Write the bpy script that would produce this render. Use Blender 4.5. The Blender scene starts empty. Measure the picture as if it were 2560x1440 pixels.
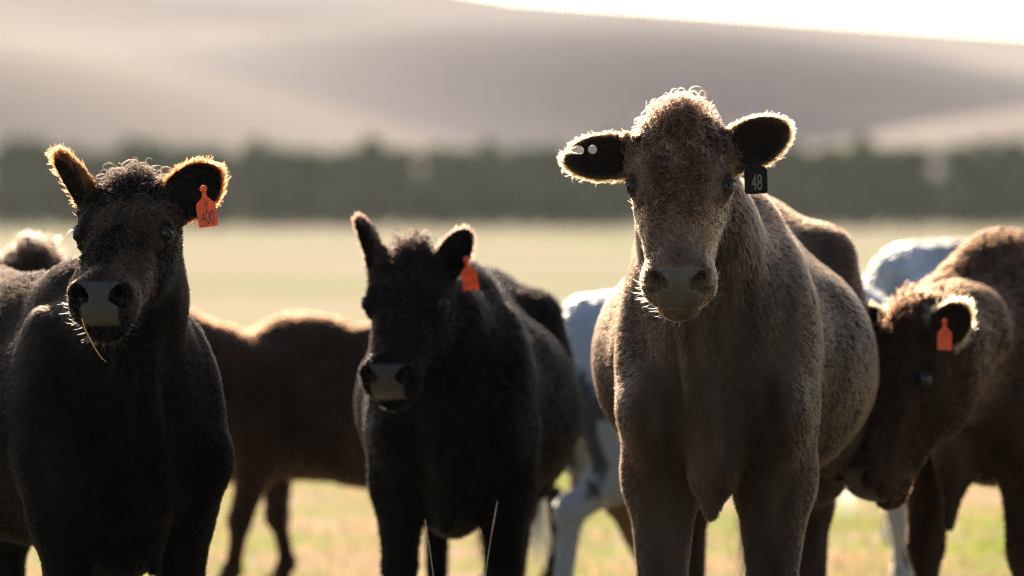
import bpy, bmesh, math, random
import numpy as np
from mathutils import Matrix, Vector
R = math.radians
rng = np.random.default_rng(7)
random.seed(7)
scene = bpy.context.scene
COL = scene.collection

# ------------------------------------------------------------------ camera, sky, sun, exposure
FPX, CAMH, HORY = 9600.0, 1.38, 510.0        # focal length in photo pixels, eye height, horizon row
cam_d = bpy.data.cameras.new('camera')
cam = bpy.data.objects.new('camera', cam_d); COL.objects.link(cam)
cam_d.sensor_width = 36.0
cam_d.lens = 36.0 * FPX / 2560.0
cam_d.clip_start, cam_d.clip_end = 0.1, 6000
cam.location = (0, 0, CAMH)
cam.rotation_euler = (math.pi / 2 - math.atan((720 - HORY) / FPX), 0, 0)
cam_d.dof.use_dof = True
cam_d.dof.focus_distance = 9.42
cam_d.dof.aperture_fstop = 1.9
cam_d.dof.aperture_blades = 0
scene.camera = cam

SUN_AZ, SUN_EL = R(-8), R(24)               # azimuth from +Y towards +X
to_sun = Vector((math.sin(SUN_AZ) * math.cos(SUN_EL), math.cos(SUN_AZ) * math.cos(SUN_EL), math.sin(SUN_EL)))
world = bpy.data.worlds.new('World'); scene.world = world; world.use_nodes = True
wn = world.node_tree.nodes; wn.clear()
sky = wn.new('ShaderNodeTexSky'); sky.sky_type = 'NISHITA'; sky.sun_disc = False
sky.sun_elevation, sky.sun_rotation = SUN_EL, SUN_AZ
sky.air_density, sky.dust_density, sky.ozone_density = 1.0, 0.8, 1.0
bg = wn.new('ShaderNodeBackground'); bg.inputs['Strength'].default_value = 0.15
wo = wn.new('ShaderNodeOutputWorld')
world.node_tree.links.new(sky.outputs[0], bg.inputs[0]); world.node_tree.links.new(bg.outputs[0], wo.inputs[0])
sun_d = bpy.data.lights.new('sun', 'SUN'); sun_d.energy = 5.0; sun_d.angle = R(0.55); sun_d.color = (1.0, 0.86, 0.68)
sun = bpy.data.objects.new('sun', sun_d); COL.objects.link(sun)
sun.rotation_euler = to_sun.to_track_quat('Z', 'Y').to_euler()
vs = scene.view_settings
vs.view_transform, vs.look, vs.gamma, vs.use_curve_mapping = 'Standard', 'None', 1.0, False
vs.exposure = 0.85
cy = scene.cycles
cy.use_denoising = True
cy.denoising_input_passes = 'RGB_ALBEDO_NORMAL'; cy.denoising_prefilter = 'NONE'
cy.pixel_filter_type = 'BLACKMAN_HARRIS'; cy.filter_width = 1.05
cy.max_bounces, cy.diffuse_bounces, cy.glossy_bounces, cy.transmission_bounces = 10, 3, 3, 8
cy.transparent_max_bounces, cy.volume_bounces = 8, 0
scene.cycles_curves.shape = 'RIBBONS'

def at(px, py, d):
    """photo pixel at distance d along +Y -> world point"""
    return np.array([(px - 1280) / FPX * d, d, CAMH - (py - HORY) / FPX * d])

# ------------------------------------------------------------------ material helpers
def new_mat(name):
    m = bpy.data.materials.new(name); m.use_nodes = True
    nt = m.node_tree; nt.nodes.clear()
    out = nt.nodes.new('ShaderNodeOutputMaterial')
    return m, nt, out
def principled(name, col, rough=0.6, spec=0.5, attr=None, bump=None, sheen=0):
    m, nt, out = new_mat(name)
    b = nt.nodes.new('ShaderNodeBsdfPrincipled')
    b.inputs['Base Color'].default_value = (*col, 1); b.inputs['Roughness'].default_value = rough
    b.inputs['Specular IOR Level'].default_value = spec
    if sheen:
        b.inputs['Sheen Weight'].default_value = sheen
    if attr:
        a = nt.nodes.new('ShaderNodeAttribute'); a.attribute_name = attr
        nt.links.new(a.outputs['Color'], b.inputs['Base Color'])
        r_ = nt.nodes.new('ShaderNodeAttribute'); r_.attribute_name = 'rough'
        nt.links.new(r_.outputs['Fac'], b.inputs['Roughness'])
        q_ = nt.nodes.new('ShaderNodeAttribute'); q_.attribute_name = 'gloss'; nt.links.new(q_.outputs['Fac'], b.inputs['Specular IOR Level'])
    if bump:
        n = nt.nodes.new('ShaderNodeTexVoronoi' if bump[2] == 'v' else 'ShaderNodeTexNoise'); n.inputs['Scale'].default_value = bump[0]
        tc = nt.nodes.new('ShaderNodeTexCoord'); nt.links.new(tc.outputs['Object'], n.inputs['Vector'])
        bp = nt.nodes.new('ShaderNodeBump'); bp.inputs['Strength'].default_value = bump[1]; bp.inputs['Distance'].default_value = bump[3]
        nt.links.new(n.outputs[0], bp.inputs['Height']); nt.links.new(bp.outputs[0], b.inputs['Normal'])
    nt.links.new(b.outputs[0], out.inputs[0])
    return m
def hair_mat(name, rough=0.35):
    m, nt, out = new_mat(name)
    h = nt.nodes.new('ShaderNodeBsdfHairPrincipled'); h.parametrization = 'COLOR'
    a = nt.nodes.new('ShaderNodeAttribute'); a.attribute_name = 'col'
    nt.links.new(a.outputs['Color'], h.inputs['Color'])
    h.inputs['Roughness'].default_value = rough; h.inputs['Radial Roughness'].default_value = 0.5
    h.inputs['Random Roughness'].default_value = 0.2; h.inputs['IOR'].default_value = 1.14
    nt.links.new(h.outputs[0], out.inputs[0])
    return m
def leaf_mat(name, attr='col', trans=0.45, rough=0.6):
    m, nt, out = new_mat(name)
    a = nt.nodes.new('ShaderNodeAttribute'); a.attribute_name = attr
    d = nt.nodes.new('ShaderNodeBsdfDiffuse'); t = nt.nodes.new('ShaderNodeBsdfTranslucent')
    mx = nt.nodes.new('ShaderNodeMixShader'); mx.inputs[0].default_value = trans
    nt.links.new(a.outputs['Color'], d.inputs[0]); nt.links.new(a.outputs['Color'], t.inputs[0])
    nt.links.new(d.outputs[0], mx.inputs[1]); nt.links.new(t.outputs[0], mx.inputs[2]); nt.links.new(mx.outputs[0], out.inputs[0])
    return m
def plain_translucent(name, col, trans):
    m, nt, out = new_mat(name)
    d = nt.nodes.new('ShaderNodeBsdfPrincipled'); d.inputs['Base Color'].default_value = (*col, 1); d.inputs['Roughness'].default_value = .45
    t = nt.nodes.new('ShaderNodeBsdfTranslucent'); t.inputs[0].default_value = (*col, 1)
    mx = nt.nodes.new('ShaderNodeMixShader'); mx.inputs[0].default_value = trans
    nt.links.new(d.outputs[0], mx.inputs[1]); nt.links.new(t.outputs[0], mx.inputs[2]); nt.links.new(mx.outputs[0], out.inputs[0])
    return m

# ------------------------------------------------------------------ object helpers
def link(name, data, mat=None, parent=None, **props):
    o = bpy.data.objects.new(name, data); COL.objects.link(o)
    if mat: data.materials.append(mat)
    if parent: o.parent = parent
    for k, v in props.items(): o[k] = v
    return o
def mesh_from(name, verts, faces, smooth=True):
    me = bpy.data.meshes.new(name)
    verts = np.asarray(verts, np.float32); 
    if isinstance(faces, np.ndarray):
        n, k = faces.shape
        me.vertices.add(len(verts)); me.vertices.foreach_set('co', verts.ravel())
        me.loops.add(n * k); me.loops.foreach_set('vertex_index', faces.astype(np.int32).ravel())
        me.polygons.add(n); me.polygons.foreach_set('loop_start', np.arange(0, n * k, k, dtype=np.int32))
        me.update(calc_edges=True)
    else:
        me.from_pydata([tuple(v) for v in verts], [], faces)
    me.validate()
    if smooth: me.polygons.foreach_set('use_smooth', np.ones(len(me.polygons), bool))
    return me
def set_col(me, col, name='col', domain='POINT'):
    a = me.attributes.new(name, 'FLOAT_COLOR', domain)
    c = np.ones((len(col), 4), np.float32); c[:, :3] = col
    a.data.foreach_set('color', c.ravel())
def set_f(me, v, name):
    a = me.attributes.new(name, 'FLOAT', 'POINT'); a.data.foreach_set('value', np.asarray(v, np.float32))
def curves_obj(name, pts, rad, col, mat, parent):
    """pts (n,k,3), rad (n,k), col (n,3) -> a hair Curves object"""
    n, k, _ = pts.shape
    cu = bpy.data.hair_curves.new(name); cu.add_curves([k] * n)
    cu.position_data.foreach_set('vector', np.ascontiguousarray(pts, np.float32).ravel())
    cu.points.foreach_set('radius', np.ascontiguousarray(rad, np.float32).ravel())
    a = cu.attributes.new('col', 'FLOAT_COLOR', 'CURVE')
    c = np.ones((n, 4), np.float32); c[:, :3] = col; a.data.foreach_set('color', c.ravel())
    return link(name, cu, mat, parent)
_ph = rng.uniform(0, 6.28, (3, 8)); _dr = rng.normal(size=(3, 8, 3)); _dr /= np.linalg.norm(_dr, axis=2, keepdims=True)
def vnoise(P, f):
    """smooth pseudo-random vector field, about -1..1"""
    o = np.zeros((len(P), 3))
    for c in range(3):
        for j in range(8):
            o[:, c] += np.sin(P @ _dr[c, j] * f * (0.6 + 0.2 * j) + _ph[c, j])
    return o / 3.0
def norm(v): return v / np.maximum(np.linalg.norm(v, axis=-1, keepdims=True), 1e-9)
def smooth01(x, a, b):
    t = np.clip((x - a) / (b - a), 0, 1); return t * t * (3 - 2 * t)

# ------------------------------------------------------------------ signed distance modelling
class SDF:
    def __init__(s): s.p = []
    def ell(s, c, r, k=.05, axes=None, sub=False):
        s.p.append(('e', np.array(c, float), np.array(r, float), k, np.eye(3) if axes is None else np.array(axes, float), sub)); return s
    def cone(s, a, b, r1, r2, k=.05, sub=False):
        s.p.append(('c', np.array(a, float), np.array(b, float), k, (r1, r2), sub)); return s
    def eval(s, P, cull=None):
        P = P.astype(np.float32); d = np.full(len(P), 9.0, np.float32)
        for kind, c, r, k, ax, sub in s.p:
            if kind == 'e': m = np.abs(ax.T * r).max(1) if False else np.sqrt(((ax * r[:, None]) ** 2).sum(0)); lo, hi = c - m, c + m
            else: rr = max(ax); lo, hi = np.minimum(c, r) - rr, np.maximum(c, r) + rr
            if cull is not None:
                mg = cull + k
                idx = np.nonzero(((P > (lo - mg).astype(np.float32)) & (P < (hi + mg).astype(np.float32))).all(1))[0]
                if not len(idx): continue
                Q = P[idx]; dd = d[idx]
            else: Q = P; dd = d
            if kind == 'e':
                q = (Q - c.astype(np.float32)) @ ax.T.astype(np.float32)
                u = q / r.astype(np.float32); k0 = np.sqrt((u * u).sum(1)); u /= r.astype(np.float32); k1 = np.sqrt((u * u).sum(1))
                e = k0 * (k0 - 1) / np.maximum(k1, 1e-6)
            else:
                ba = (r - c).astype(np.float32); pa = Q - c.astype(np.float32)
                t = np.clip(pa @ ba / (ba @ ba), 0, 1); v = pa - t[:, None] * ba
                e = np.sqrt((v * v).sum(1)) - (ax[0] + (ax[1] - ax[0]) * t)
            if sub:
                e = -e; h = np.maximum(k - np.abs(dd - e), 0) / k; nd = np.maximum(dd, e) + h * h * k / 4
            else:
                h = np.maximum(k - np.abs(dd - e), 0) / k; nd = np.minimum(dd, e) - h * h * k / 4
            if cull is not None: d[idx] = nd
            else: d = nd.astype(np.float32)
        return d
    def mesh(s, lo, hi, h):
        B = 8; lo = np.array(lo, float); nb = np.ceil((np.array(hi) - lo) / (h * B)).astype(int)
        g = np.stack(np.meshgrid(*[np.arange(n) for n in nb], indexing='ij'), -1).reshape(-1, 3)
        dc = s.eval(lo + (g * B + (B - 1) / 2) * h)
        D = np.repeat(np.repeat(np.repeat(np.where(dc > 0, 1., -1.).astype(np.float32).reshape(nb), B, 0), B, 1), B, 2)
        act = g[np.abs(dc) < h * B * 1.15 + .012]
        off = np.stack(np.meshgrid(*[np.arange(B)] * 3, indexing='ij'), -1).reshape(-1, 3)
        for ch in np.array_split(act, max(1, len(act) // 800)):
            I = (ch[:, None] * B + off[None]).reshape(-1, 3)
            D[I[:, 0], I[:, 1], I[:, 2]] = s.eval(lo + I * h, cull=h * 3)
        S = D < 0; n0, n1, n2 = np.array(D.shape) - 1
        cnt = np.zeros((n0, n1, n2), np.uint8)
        cs = [(i, j, k) for i in (0, 1) for j in (0, 1) for k in (0, 1)]
        for i, j, k in cs: cnt += S[i:n0 + i, j:n1 + j, k:n2 + k]
        C = np.argwhere((cnt > 0) & (cnt < 8))
        ID = np.full((n0, n1, n2), -1, np.int32); ID[C[:, 0], C[:, 1], C[:, 2]] = np.arange(len(C))
        v8 = {c: D[C[:, 0] + c[0], C[:, 1] + c[1], C[:, 2] + c[2]] for c in cs}
        acc = np.zeros((len(C), 3)); num = np.zeros(len(C))
        for c in cs:
            for ax in range(3):
                if c[ax] == 0:
                    e = list(c); e[ax] = 1; a, b = v8[c], v8[tuple(e)]; m = (a < 0) != (b < 0)
                    t = np.where(m, a / np.where(m, a - b, 1), 0)
                    p = np.repeat(np.array([c], float), len(C), 0); p[:, ax] += t
                    acc += p * m[:, None]; num += m
        V = lo + (C + acc / num[:, None]) * h
        F = []
        for ax in range(3):
            b, c = (ax + 1) % 3, (ax + 2) % 3
            sl0 = [slice(1, n) for n in (n0, n1, n2)]; sl1 = list(sl0); sl0[ax] = slice(0, [n0, n1, n2][ax]); sl1[ax] = slice(1, [n0, n1, n2][ax] + 1)
            A, Bq = S[tuple(sl0)], S[tuple(sl1)]
            E_ = np.argwhere(A != Bq); base = E_ + 1; base[:, ax] -= 1
            ins = A[E_[:, 0], E_[:, 1], E_[:, 2]]
            def idc(db, dc_):
                q = base.copy(); q[:, b] -= db; q[:, c] -= dc_; return ID[q[:, 0], q[:, 1], q[:, 2]]
            q = np.stack([idc(1, 1), idc(0, 1), idc(0, 0), idc(1, 0)], 1)
            q[~ins] = q[~ins][:, ::-1]; F.append(q)
        return V, np.concatenate(F)

# ------------------------------------------------------------------ cattle
M_eye = principled('eye_gloss', (.006, .004, .003), .05, .22)
M_lid = principled('eyelid_skin', (.012, .009, .008), .35)
M_skin = principled('hide', (.05, .03, .02), .7, .55, attr='col', bump=(230, .8, 'v', .003))
M_hair = hair_mat('coat_hair')
M_wool = hair_mat('curly_hair', .4)
M_sleek = hair_mat('sleek_black_hair', .22); M_sleek.node_tree.nodes['Principled Hair BSDF'].inputs['IOR'].default_value = 1.07
M_orange = plain_translucent('orange_tag_plastic', (.80, .085, .012), .5)
_nt = M_orange.node_tree; _n = _nt.nodes.new('ShaderNodeTexNoise'); _n.inputs['Scale'].default_value = 70; _n.inputs['Detail'].default_value = 6
_r = _nt.nodes.new('ShaderNodeValToRGB'); _r.color_ramp.elements[0].position, _r.color_ramp.elements[1].position = .40, .62
_r.color_ramp.elements[0].color, _r.color_ramp.elements[1].color = (.60, .07, .008, 1), (.92, .11, .006, 1)
_tc = _nt.nodes.new('ShaderNodeTexCoord'); _nt.links.new(_tc.outputs['Object'], _n.inputs['Vector']); _nt.links.new(_n.outputs[0], _r.inputs[0])
for _q in _nt.nodes:
    if _q.type in ('BSDF_PRINCIPLED', 'BSDF_TRANSLUCENT'): _nt.links.new(_r.outputs[0], _q.inputs[0])
M_black = principled('black_tag_plastic', (.005, .005, .006), .8, .06)
M_ink = principled('tag_ink', (.03, .012, .008), .6)
M_grey_ink = principled('worn_grey_ink', (.085, .072, .052), .7)
M_pale = principled('pale_plastic', (.30, .27, .23), .6, .2)
M_horn = principled('hoof_horn', (.03, .025, .02), .5)

HAIR = np.array([.66, .54, .44])
NS = -.2
SKIN = .38
class Cow: pass
def ground_z(x, y):
    x = np.asarray(x, float); y = np.asarray(y, float)
    z = -.10 * smooth01(y, 10.5, 15.5) - .10 * smooth01(y, 20, 60)
    return z + .012 * np.sin(x * .9 + 1) * np.sin(y * .7) * smooth01(y, 12, 16)

def build_cow(root_label, pos, heading, scale, poll, yaw, pitch, ears, color_fn, res, roll=0, hs=1.0, group='cattle herd standing in the paddock',
              legs=None, neck_mid=None, belly=1.0, udder=0, notch=None, tail=True, chest_w=1.0, stance=.17, brisket=.50, floor=.50, shoulder=.19, chest_floor=None, hw=1.0, neck=1.0):
    chest_floor = chest_floor or floor + .14
    """pos: world xy of mid body; heading: world angle of the forward axis; poll: world point of the top of the head."""
    c = Cow(); c.scale = scale
    gz = float(ground_z(pos[0], pos[1]))
    c.root = bpy.data.objects.new('cow', None); COL.objects.link(c.root); c.root.empty_display_size = .2
    c.root.location = (pos[0], pos[1], gz); c.root.rotation_euler = (0, 0, heading); c.root.scale = (scale,) * 3
    c.root['label'] = root_label; c.root['category'] = 'cow'; c.root['group'] = group
    ch, sh = math.cos(heading), math.sin(heading)
    Rz = np.array([[ch, -sh, 0], [sh, ch, 0], [0, 0, 1]]); org = np.array([pos[0], pos[1], gz])
    c.Rz, c.org = Rz, org
    c.w2l = lambda p: ((np.asarray(p) - org) @ Rz) / scale
    c.v2l = lambda v: np.asarray(v) @ Rz
    c.l2w = lambda p: (np.asarray(p) * scale) @ Rz.T + org
    # head frame (world): yaw towards image left, pitch below the horizontal
    hd = np.array([-math.sin(yaw), -math.cos(yaw), 0]); zz = np.array([0, 0, 1.])
    fx = math.cos(pitch) * hd - math.sin(pitch) * zz; fz = math.sin(pitch) * hd + math.cos(pitch) * zz; fy = np.cross(fz, fx)
    if roll: fy, fz = math.cos(roll) * fy + math.sin(roll) * fz, -math.sin(roll) * fy + math.cos(roll) * fz
    Hm = np.stack([c.v2l(fx), c.v2l(fy), c.v2l(fz)]); Ho = c.w2l(poll); c.Hm, c.Ho, c.hs = Hm, Ho, hs / scale
    k_ = c.hs
    hl = lambda *p: Ho + np.array(p) * k_ @ Hm                 # head point -> local
    c.hl = hl
    s = SDF()
    # trunk
    zc = (chest_floor + 1.28) / 2; s.ell((.42, 0, zc), (.34, .27 * chest_w, 1.28 - zc), .1)
    zb = (floor + 1.21) / 2; s.ell((-.12, 0, zb), (.66, .36 * belly, 1.21 - zb), .15)
    s.ell((-.62, 0, .98), (.36, .27, .32), .12)
    s.cone((.30, 0, 1.19), (-.80, 0, 1.18), .12, .12, .12)
    s.ell((.34, 0, 1.22), (.22, .10, .13), .12)
    for sg in (1, -1):
        s.ell((-.52, sg * .22, 1.17), (.09, .07, .07), .12)
        s.ell((.50, sg * shoulder * chest_w, .92), (.15, .09, .31), .04, axes=[[.94, 0, .34], [0, 1, 0], [-.34, 0, .94]])
        s.ell((.64, sg * (shoulder - .02) * chest_w, .80), (.10, .085, .10), .045)
        s.ell((-.66, sg * .19, .86), (.26, .14, .33), .1)
        s.ell((-.42, sg * .24, .72), (.12, .08, .14), .1)
    s.cone((.56, 0, .80), (.68, 0, max(.62, brisket + .09)), .115, .046, .06)          # brisket
    s.cone((.68, 0, max(.62, brisket + .09)), (.73, 0, brisket), .046, .020, .06)
    s.ell((.40, 0, chest_floor + .03), (.28, .10, .11), .07)
    legs = legs or {}
    for sg, nm in ((1, 'L'), (-1, 'R')):
        dx, dy = legs.get('F' + nm, (0, 0)); y0 = sg * stance
        s.cone((.50, y0 * 1.05 * chest_w, .80), (.50 + dx * .3, y0 * 1.0 + dy * .3, .62), .115, .092, .045)
        s.cone((.50 + dx * .3, y0 + dy * .3, .64), (.53 + dx * .62, y0 + dy * .6, .37), .092, .058, .04)
        s.ell((.54 + dx * .62, y0 + dy * .6, .36), (.056, .053, .07), .03)
        s.cone((.53 + dx * .62, y0 + dy * .6, .36), (.52 + dx * .95, y0 + dy * .95, .13), .046, .036, .03)
        s.ell((.525 + dx * .95, y0 + dy * .95, .12), (.048, .047, .045), .03)
        s.cone((.53 + dx * .95, y0 + dy * .95, .11), (.57 + dx, y0 + dy, .04), .042, .05, .02)
        s.ell((.575 + dx, y0 + dy, .033), (.068, .055, .038), .015)
        dx, dy = legs.get('H' + nm, (0, 0)); y0 = sg * .17
        s.cone((-.62 + dx * .2, y0 * 1.1, .78), (-.66 + dx * .5, y0 + dy * .4, .58), .16, .10, .08)
        s.cone((-.66 + dx * .5, y0 + dy * .4, .60), (-.84 + dx * .62, y0 + dy * .6, .46), .09, .055, .05)
        s.ell((-.86 + dx * .62, y0 + dy * .6, .46), (.058, .045, .065), .03)
        s.cone((-.85 + dx * .62, y0 + dy * .6, .45), (-.83 + dx * .95, y0 + dy * .95, .13), .046, .037, .03)
        s.ell((-.825 + dx * .95, y0 + dy * .95, .12), (.05, .047, .045), .03)
        s.cone((-.82 + dx * .95, y0 + dy * .95, .11), (-.77 + dx, y0 + dy, .04), .042, .05, .02)
        s.ell((-.765 + dx, y0 + dy, .033), (.068, .055, .038), .015)
    if udder:
        s.ell((-.46, 0, .50), (.17, .13, .15), .08)
        for a, b in ((.07, .06), (.07, -.06), (-.05, .06), (-.05, -.06)): s.cone((-.46 + a, b, .38), (-.46 + a, b, .31), .02, .014, .02)
    if tail:
        s.cone((-.90, 0, 1.16), (-1.0, 0, 1.04), .05, .035, .05)
        s.cone((-1.0, 0, 1.04), (-1.03, 0, .45), .03, .016, .03)
    # neck
    hb = hl(.04, 0, -.12); th = hl(.13, 0, -.20)
    nm = np.array(neck_mid) if neck_mid is not None else (np.array([.52, 0, 1.03]) + hb) / 2 + np.array([0, 0, .02])
    s.cone((.46, 0, 1.03), nm, .18 * neck, .145 * neck, .1); s.cone(nm, hb, .145 * neck, .11 * k_ / 1.0 + .01, .08)
    s.cone((.58, 0, .86), nm * .5 + th * .5 + np.array([0, 0, -.05]), .145, .09, .09); s.cone(nm * .5 + th * .5 + np.array([0, 0, -.05]), th, .10, .065, .07)
    s.cone((.74, 0, .68), nm * .4 + th * .6 + np.array([.05, 0, -.13]), .05, .03, .06)     # dewlap
    for sg in (1, -1): s.cone((.66, sg * .075, .80), th + np.array([.0, sg * .025, -.10]), .03, .018, .035)      # skin folds down the throat
    # head
    A = Hm
    def he(c_, r, k, sub=False, axes=None):
        c_ = (c_[0], c_[1] * hw, c_[2]); r = (r[0], r[1] * (hw if not sub else 1), r[2]); s.ell(hl(*c_), np.array(r) * k_, k * k_, axes=(A if axes is None else np.array(axes) @ A), sub=sub)
    def hc(a, b, r1, r2, k, sub=False): s.cone(hl(*a), hl(*b), r1 * k_, r2 * k_, k * k_, sub)
    he((.095, 0, -.10), (.125, .106, .100), .05)
    he((.005, 0, -.055), (.055, .060, .055), .06)
    hc((.17, 0, -.108), (.40, 0, -.098), .104, .066, .06)
    ca, sa = math.cos(R(31)), math.sin(R(31)); n_ax = (ca, 0, sa); t_ax = (-sa, 0, ca)
    for sg in (1, -1):
        he((.145, sg * .086, -.052), (.055, .032, .038), .04)
        he((.15, sg * .060, -.185), (.12, .042, .085), .05)
        he((.30, sg * .045, -.135), (.12, .032, .05), .04)
    hc((.12, 0, -.215), (.39, 0, -.165), .058, .042, .05)
    he((.435, 0, -.098), (.052, .078, .074), .035, axes=[n_ax, (0, 1, 0), t_ax])
    for sg in (1, -1): he((.425, sg * .048, -.120), (.055, .038, .055), .03)
    for sg in (1, -1): he((.452, sg * .052, -.066), (.034, .030, .034), .02)
    he((.440, 0, -.186), (.050, .054, .030), .02); hc((.34, 0, -.175), (.44, 0, -.188), .045, .03, .03)
    he((.475, 0, -.160), (.080, .10, .0030), .008, True, axes=[(.93, 0, -.36), (0, 1, 0), (.36, 0, .93)])
    nc = np.array([.435, 0, -.100]); c.nc, c.n_ax, c.t_ax = nc, np.array(n_ax), np.array(t_ax)
    for sg in (1, -1):
        q = nc + np.array(n_ax) * .050 + np.array([0, sg * .046, 0]) + np.array(t_ax) * .022
        w = np.array([.0, sg * .80, .60]); 
        ax1 = np.array(n_ax); ax2 = np.array([0, sg * .62, 0]) + np.array(t_ax) * .78; ax2 /= np.linalg.norm(ax2); ax3 = np.cross(ax1, ax2)
        he(q, (.050, .028, .0145), .010, True, axes=[ax1, ax2, ax3])
        q2 = nc + np.array(n_ax) * .046 + np.array([0, sg * .062, 0]) + np.array(t_ax) * (-.004)
        he(q2, (.030, .020, .012), .010, True, axes=[ax1, np.array([0, 1, 0]), np.array(t_ax)])
    he(nc + np.array(n_ax) * .056 + np.array(t_ax) * -.03, (.010, .003, .045), .010, True, axes=[n_ax, (0, 1, 0), t_ax])
    c.eyes = []
    for sg in (1, -1):
        e = np.array([.172, sg * .111, -.056]); e = e * np.array([1, hw, 1]); c.eyes.append(e)
        he((.172, sg * .099, -.066), (.040, .024, .034), .02)
        he(e / np.array([1, hw, 1]) + np.array([0, sg * .004, .003]), (.028, .026, .021), .006, True)
    # ears: ((base head frame), world direction, world facing, length, width)
    c.ears = []
    for (b, dr, fc, L, W) in ears:
        b0 = hl(*b); a = norm(c.v2l(np.array(dr, float))); f = c.v2l(np.array(fc, float)); f = norm(f - a * (f @ a)); v = np.cross(f, a)
        L, W = L / scale, W / scale; ax = np.stack([a, v, f])
        s.cone(b0 - a * .02, b0 + a * L * .35, .034 / scale, .036 / scale, .03)
        s.ell(b0 + a * L * .56, (L * .50, W * .5, .034 / scale), .03, axes=ax)
        s.ell(b0 + a * L * .80, (L * .28, W * .27, .020 / scale), .02, axes=ax)
        s.ell(b0 + a * L * .58 + f * .021 / scale, (L * .46, W * .5 - .006 / scale, .030 / scale), .008, axes=ax, sub=True)
        s.ell(b0 + a * L * .80 + f * .016 / scale, (L * .25, W * .22, .020 / scale), .008, axes=ax, sub=True)
        c.ears.append((b0, ax, L, W))
    if notch is not None:
        b0, ax, L, W = c.ears[notch]
        s.ell(b0 + ax[0] * L * .90 + ax[1] * W * NS, (.012, .011, .05), .006, axes=ax, sub=True)
        s.ell(b0 + ax[0] * L * 1.04 + ax[1] * W * NS, (.024, .005, .05), .006, axes=ax, sub=True)
    c.sdf = s
    pts = [Ho, hl(.52, 0, 0), hl(.4, 0, -.22)] + [b + a[0] * L * 1.1 for b, a, L, W in c.ears] + [b + a[0] * L * .6 + q * a[1] * W * .6 for b, a, L, W in c.ears for q in (1, -1)]
    lo = np.minimum(np.array([-1.14, -.47, -.02]), np.min(pts, 0) - .1); hi = np.maximum(np.array([.9, .47, 1.42]), np.max(pts, 0) + .1)
    V, F = s.mesh(lo, hi, res)
    V[:, 2] = np.maximum(V[:, 2], 0)
    c.V, c.F = V, F
    # normals
    fn = np.cross(V[F[:, 2]] - V[F[:, 0]], V[F[:, 3]] - V[F[:, 1]]); c.farea = np.linalg.norm(fn, axis=1) / 2
    N = np.zeros_like(V)
    for i in range(4): 
        for ax_ in range(3): N[:, ax_] += np.bincount(F[:, i], fn[:, ax_], len(V))
    c.N = norm(N)
    i0 = region(c, V, c.N); V += c.N * (vnoise(V, 5.) [:, :1] * .008 + vnoise(V, 13.)[:, 1:2] * .0035) * (1 - i0['head'] - i0['ear'])[:, None] * (1 - .7 * i0['leg'])[:, None]
    c.info = region(c, V, c.N)
    col, rough = color_fn(c, V, c.info)
    me = mesh_from('cow_body', V, F.astype(np.int32)); keepc = np.maximum(c.info['nose'], 1 - smooth01(c.info['eye_d'], .022, .03))[:, None]; set_col(me, col * (SKIN + (1 - SKIN) * keepc)); set_f(me, rough, 'rough'); set_f(me, .015 + .36 * np.maximum(c.info['nose'], .6 * keepc[:, 0]), 'gloss')
    c.body = link('body', me, M_skin, c.root)
    c.color_fn = color_fn
    # eyes
    bc = color_fn(c, V[:1] * 0 + np.array([[.3, .2, .9]]), {k: (v[:1] * 0 if k != 'eye_d' else np.array([9.])) for k, v in c.info.items()})[0][0]
    lid = principled('eyelid_hide', tuple(float(q) for q in bc * .45), .8, .1)
    for e in c.eyes:
        bm = bmesh.new(); bmesh.ops.create_uvsphere(bm, u_segments=24, v_segments=16, radius=.0245 * k_)
        me = bpy.data.meshes.new('eye'); bm.to_mesh(me); bm.free()
        me.polygons.foreach_set('use_smooth', np.ones(len(me.polygons), bool))
        o = link('eye', me, M_eye, c.root); o.location = hl(e[0], e[1] * (.985 - .25 * (hw - 1)), e[2])
        sg = np.sign(e[1])
        for ul, thr in (((-.80, .15 * sg, .35), .52), ((.85, .10 * sg, -.40), .66)):
            u_ = norm(np.array(ul)) @ Hm
            bm = bmesh.new(); bmesh.ops.create_uvsphere(bm, u_segments=32, v_segments=24, radius=.0265 * k_)
            bmesh.ops.delete(bm, geom=[f for f in bm.faces if np.dot(np.array(f.calc_center_median().normalized()), u_) < thr], context='FACES')
            bmesh.ops.solidify(bm, geom=bm.faces[:], thickness=.0015 * k_)
            me = bpy.data.meshes.new('eyelid'); bm.to_mesh(me); bm.free(); me.polygons.foreach_set('use_smooth', np.ones(len(me.polygons), bool))
            link('eyelid', me, lid, o)
    return c

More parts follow.
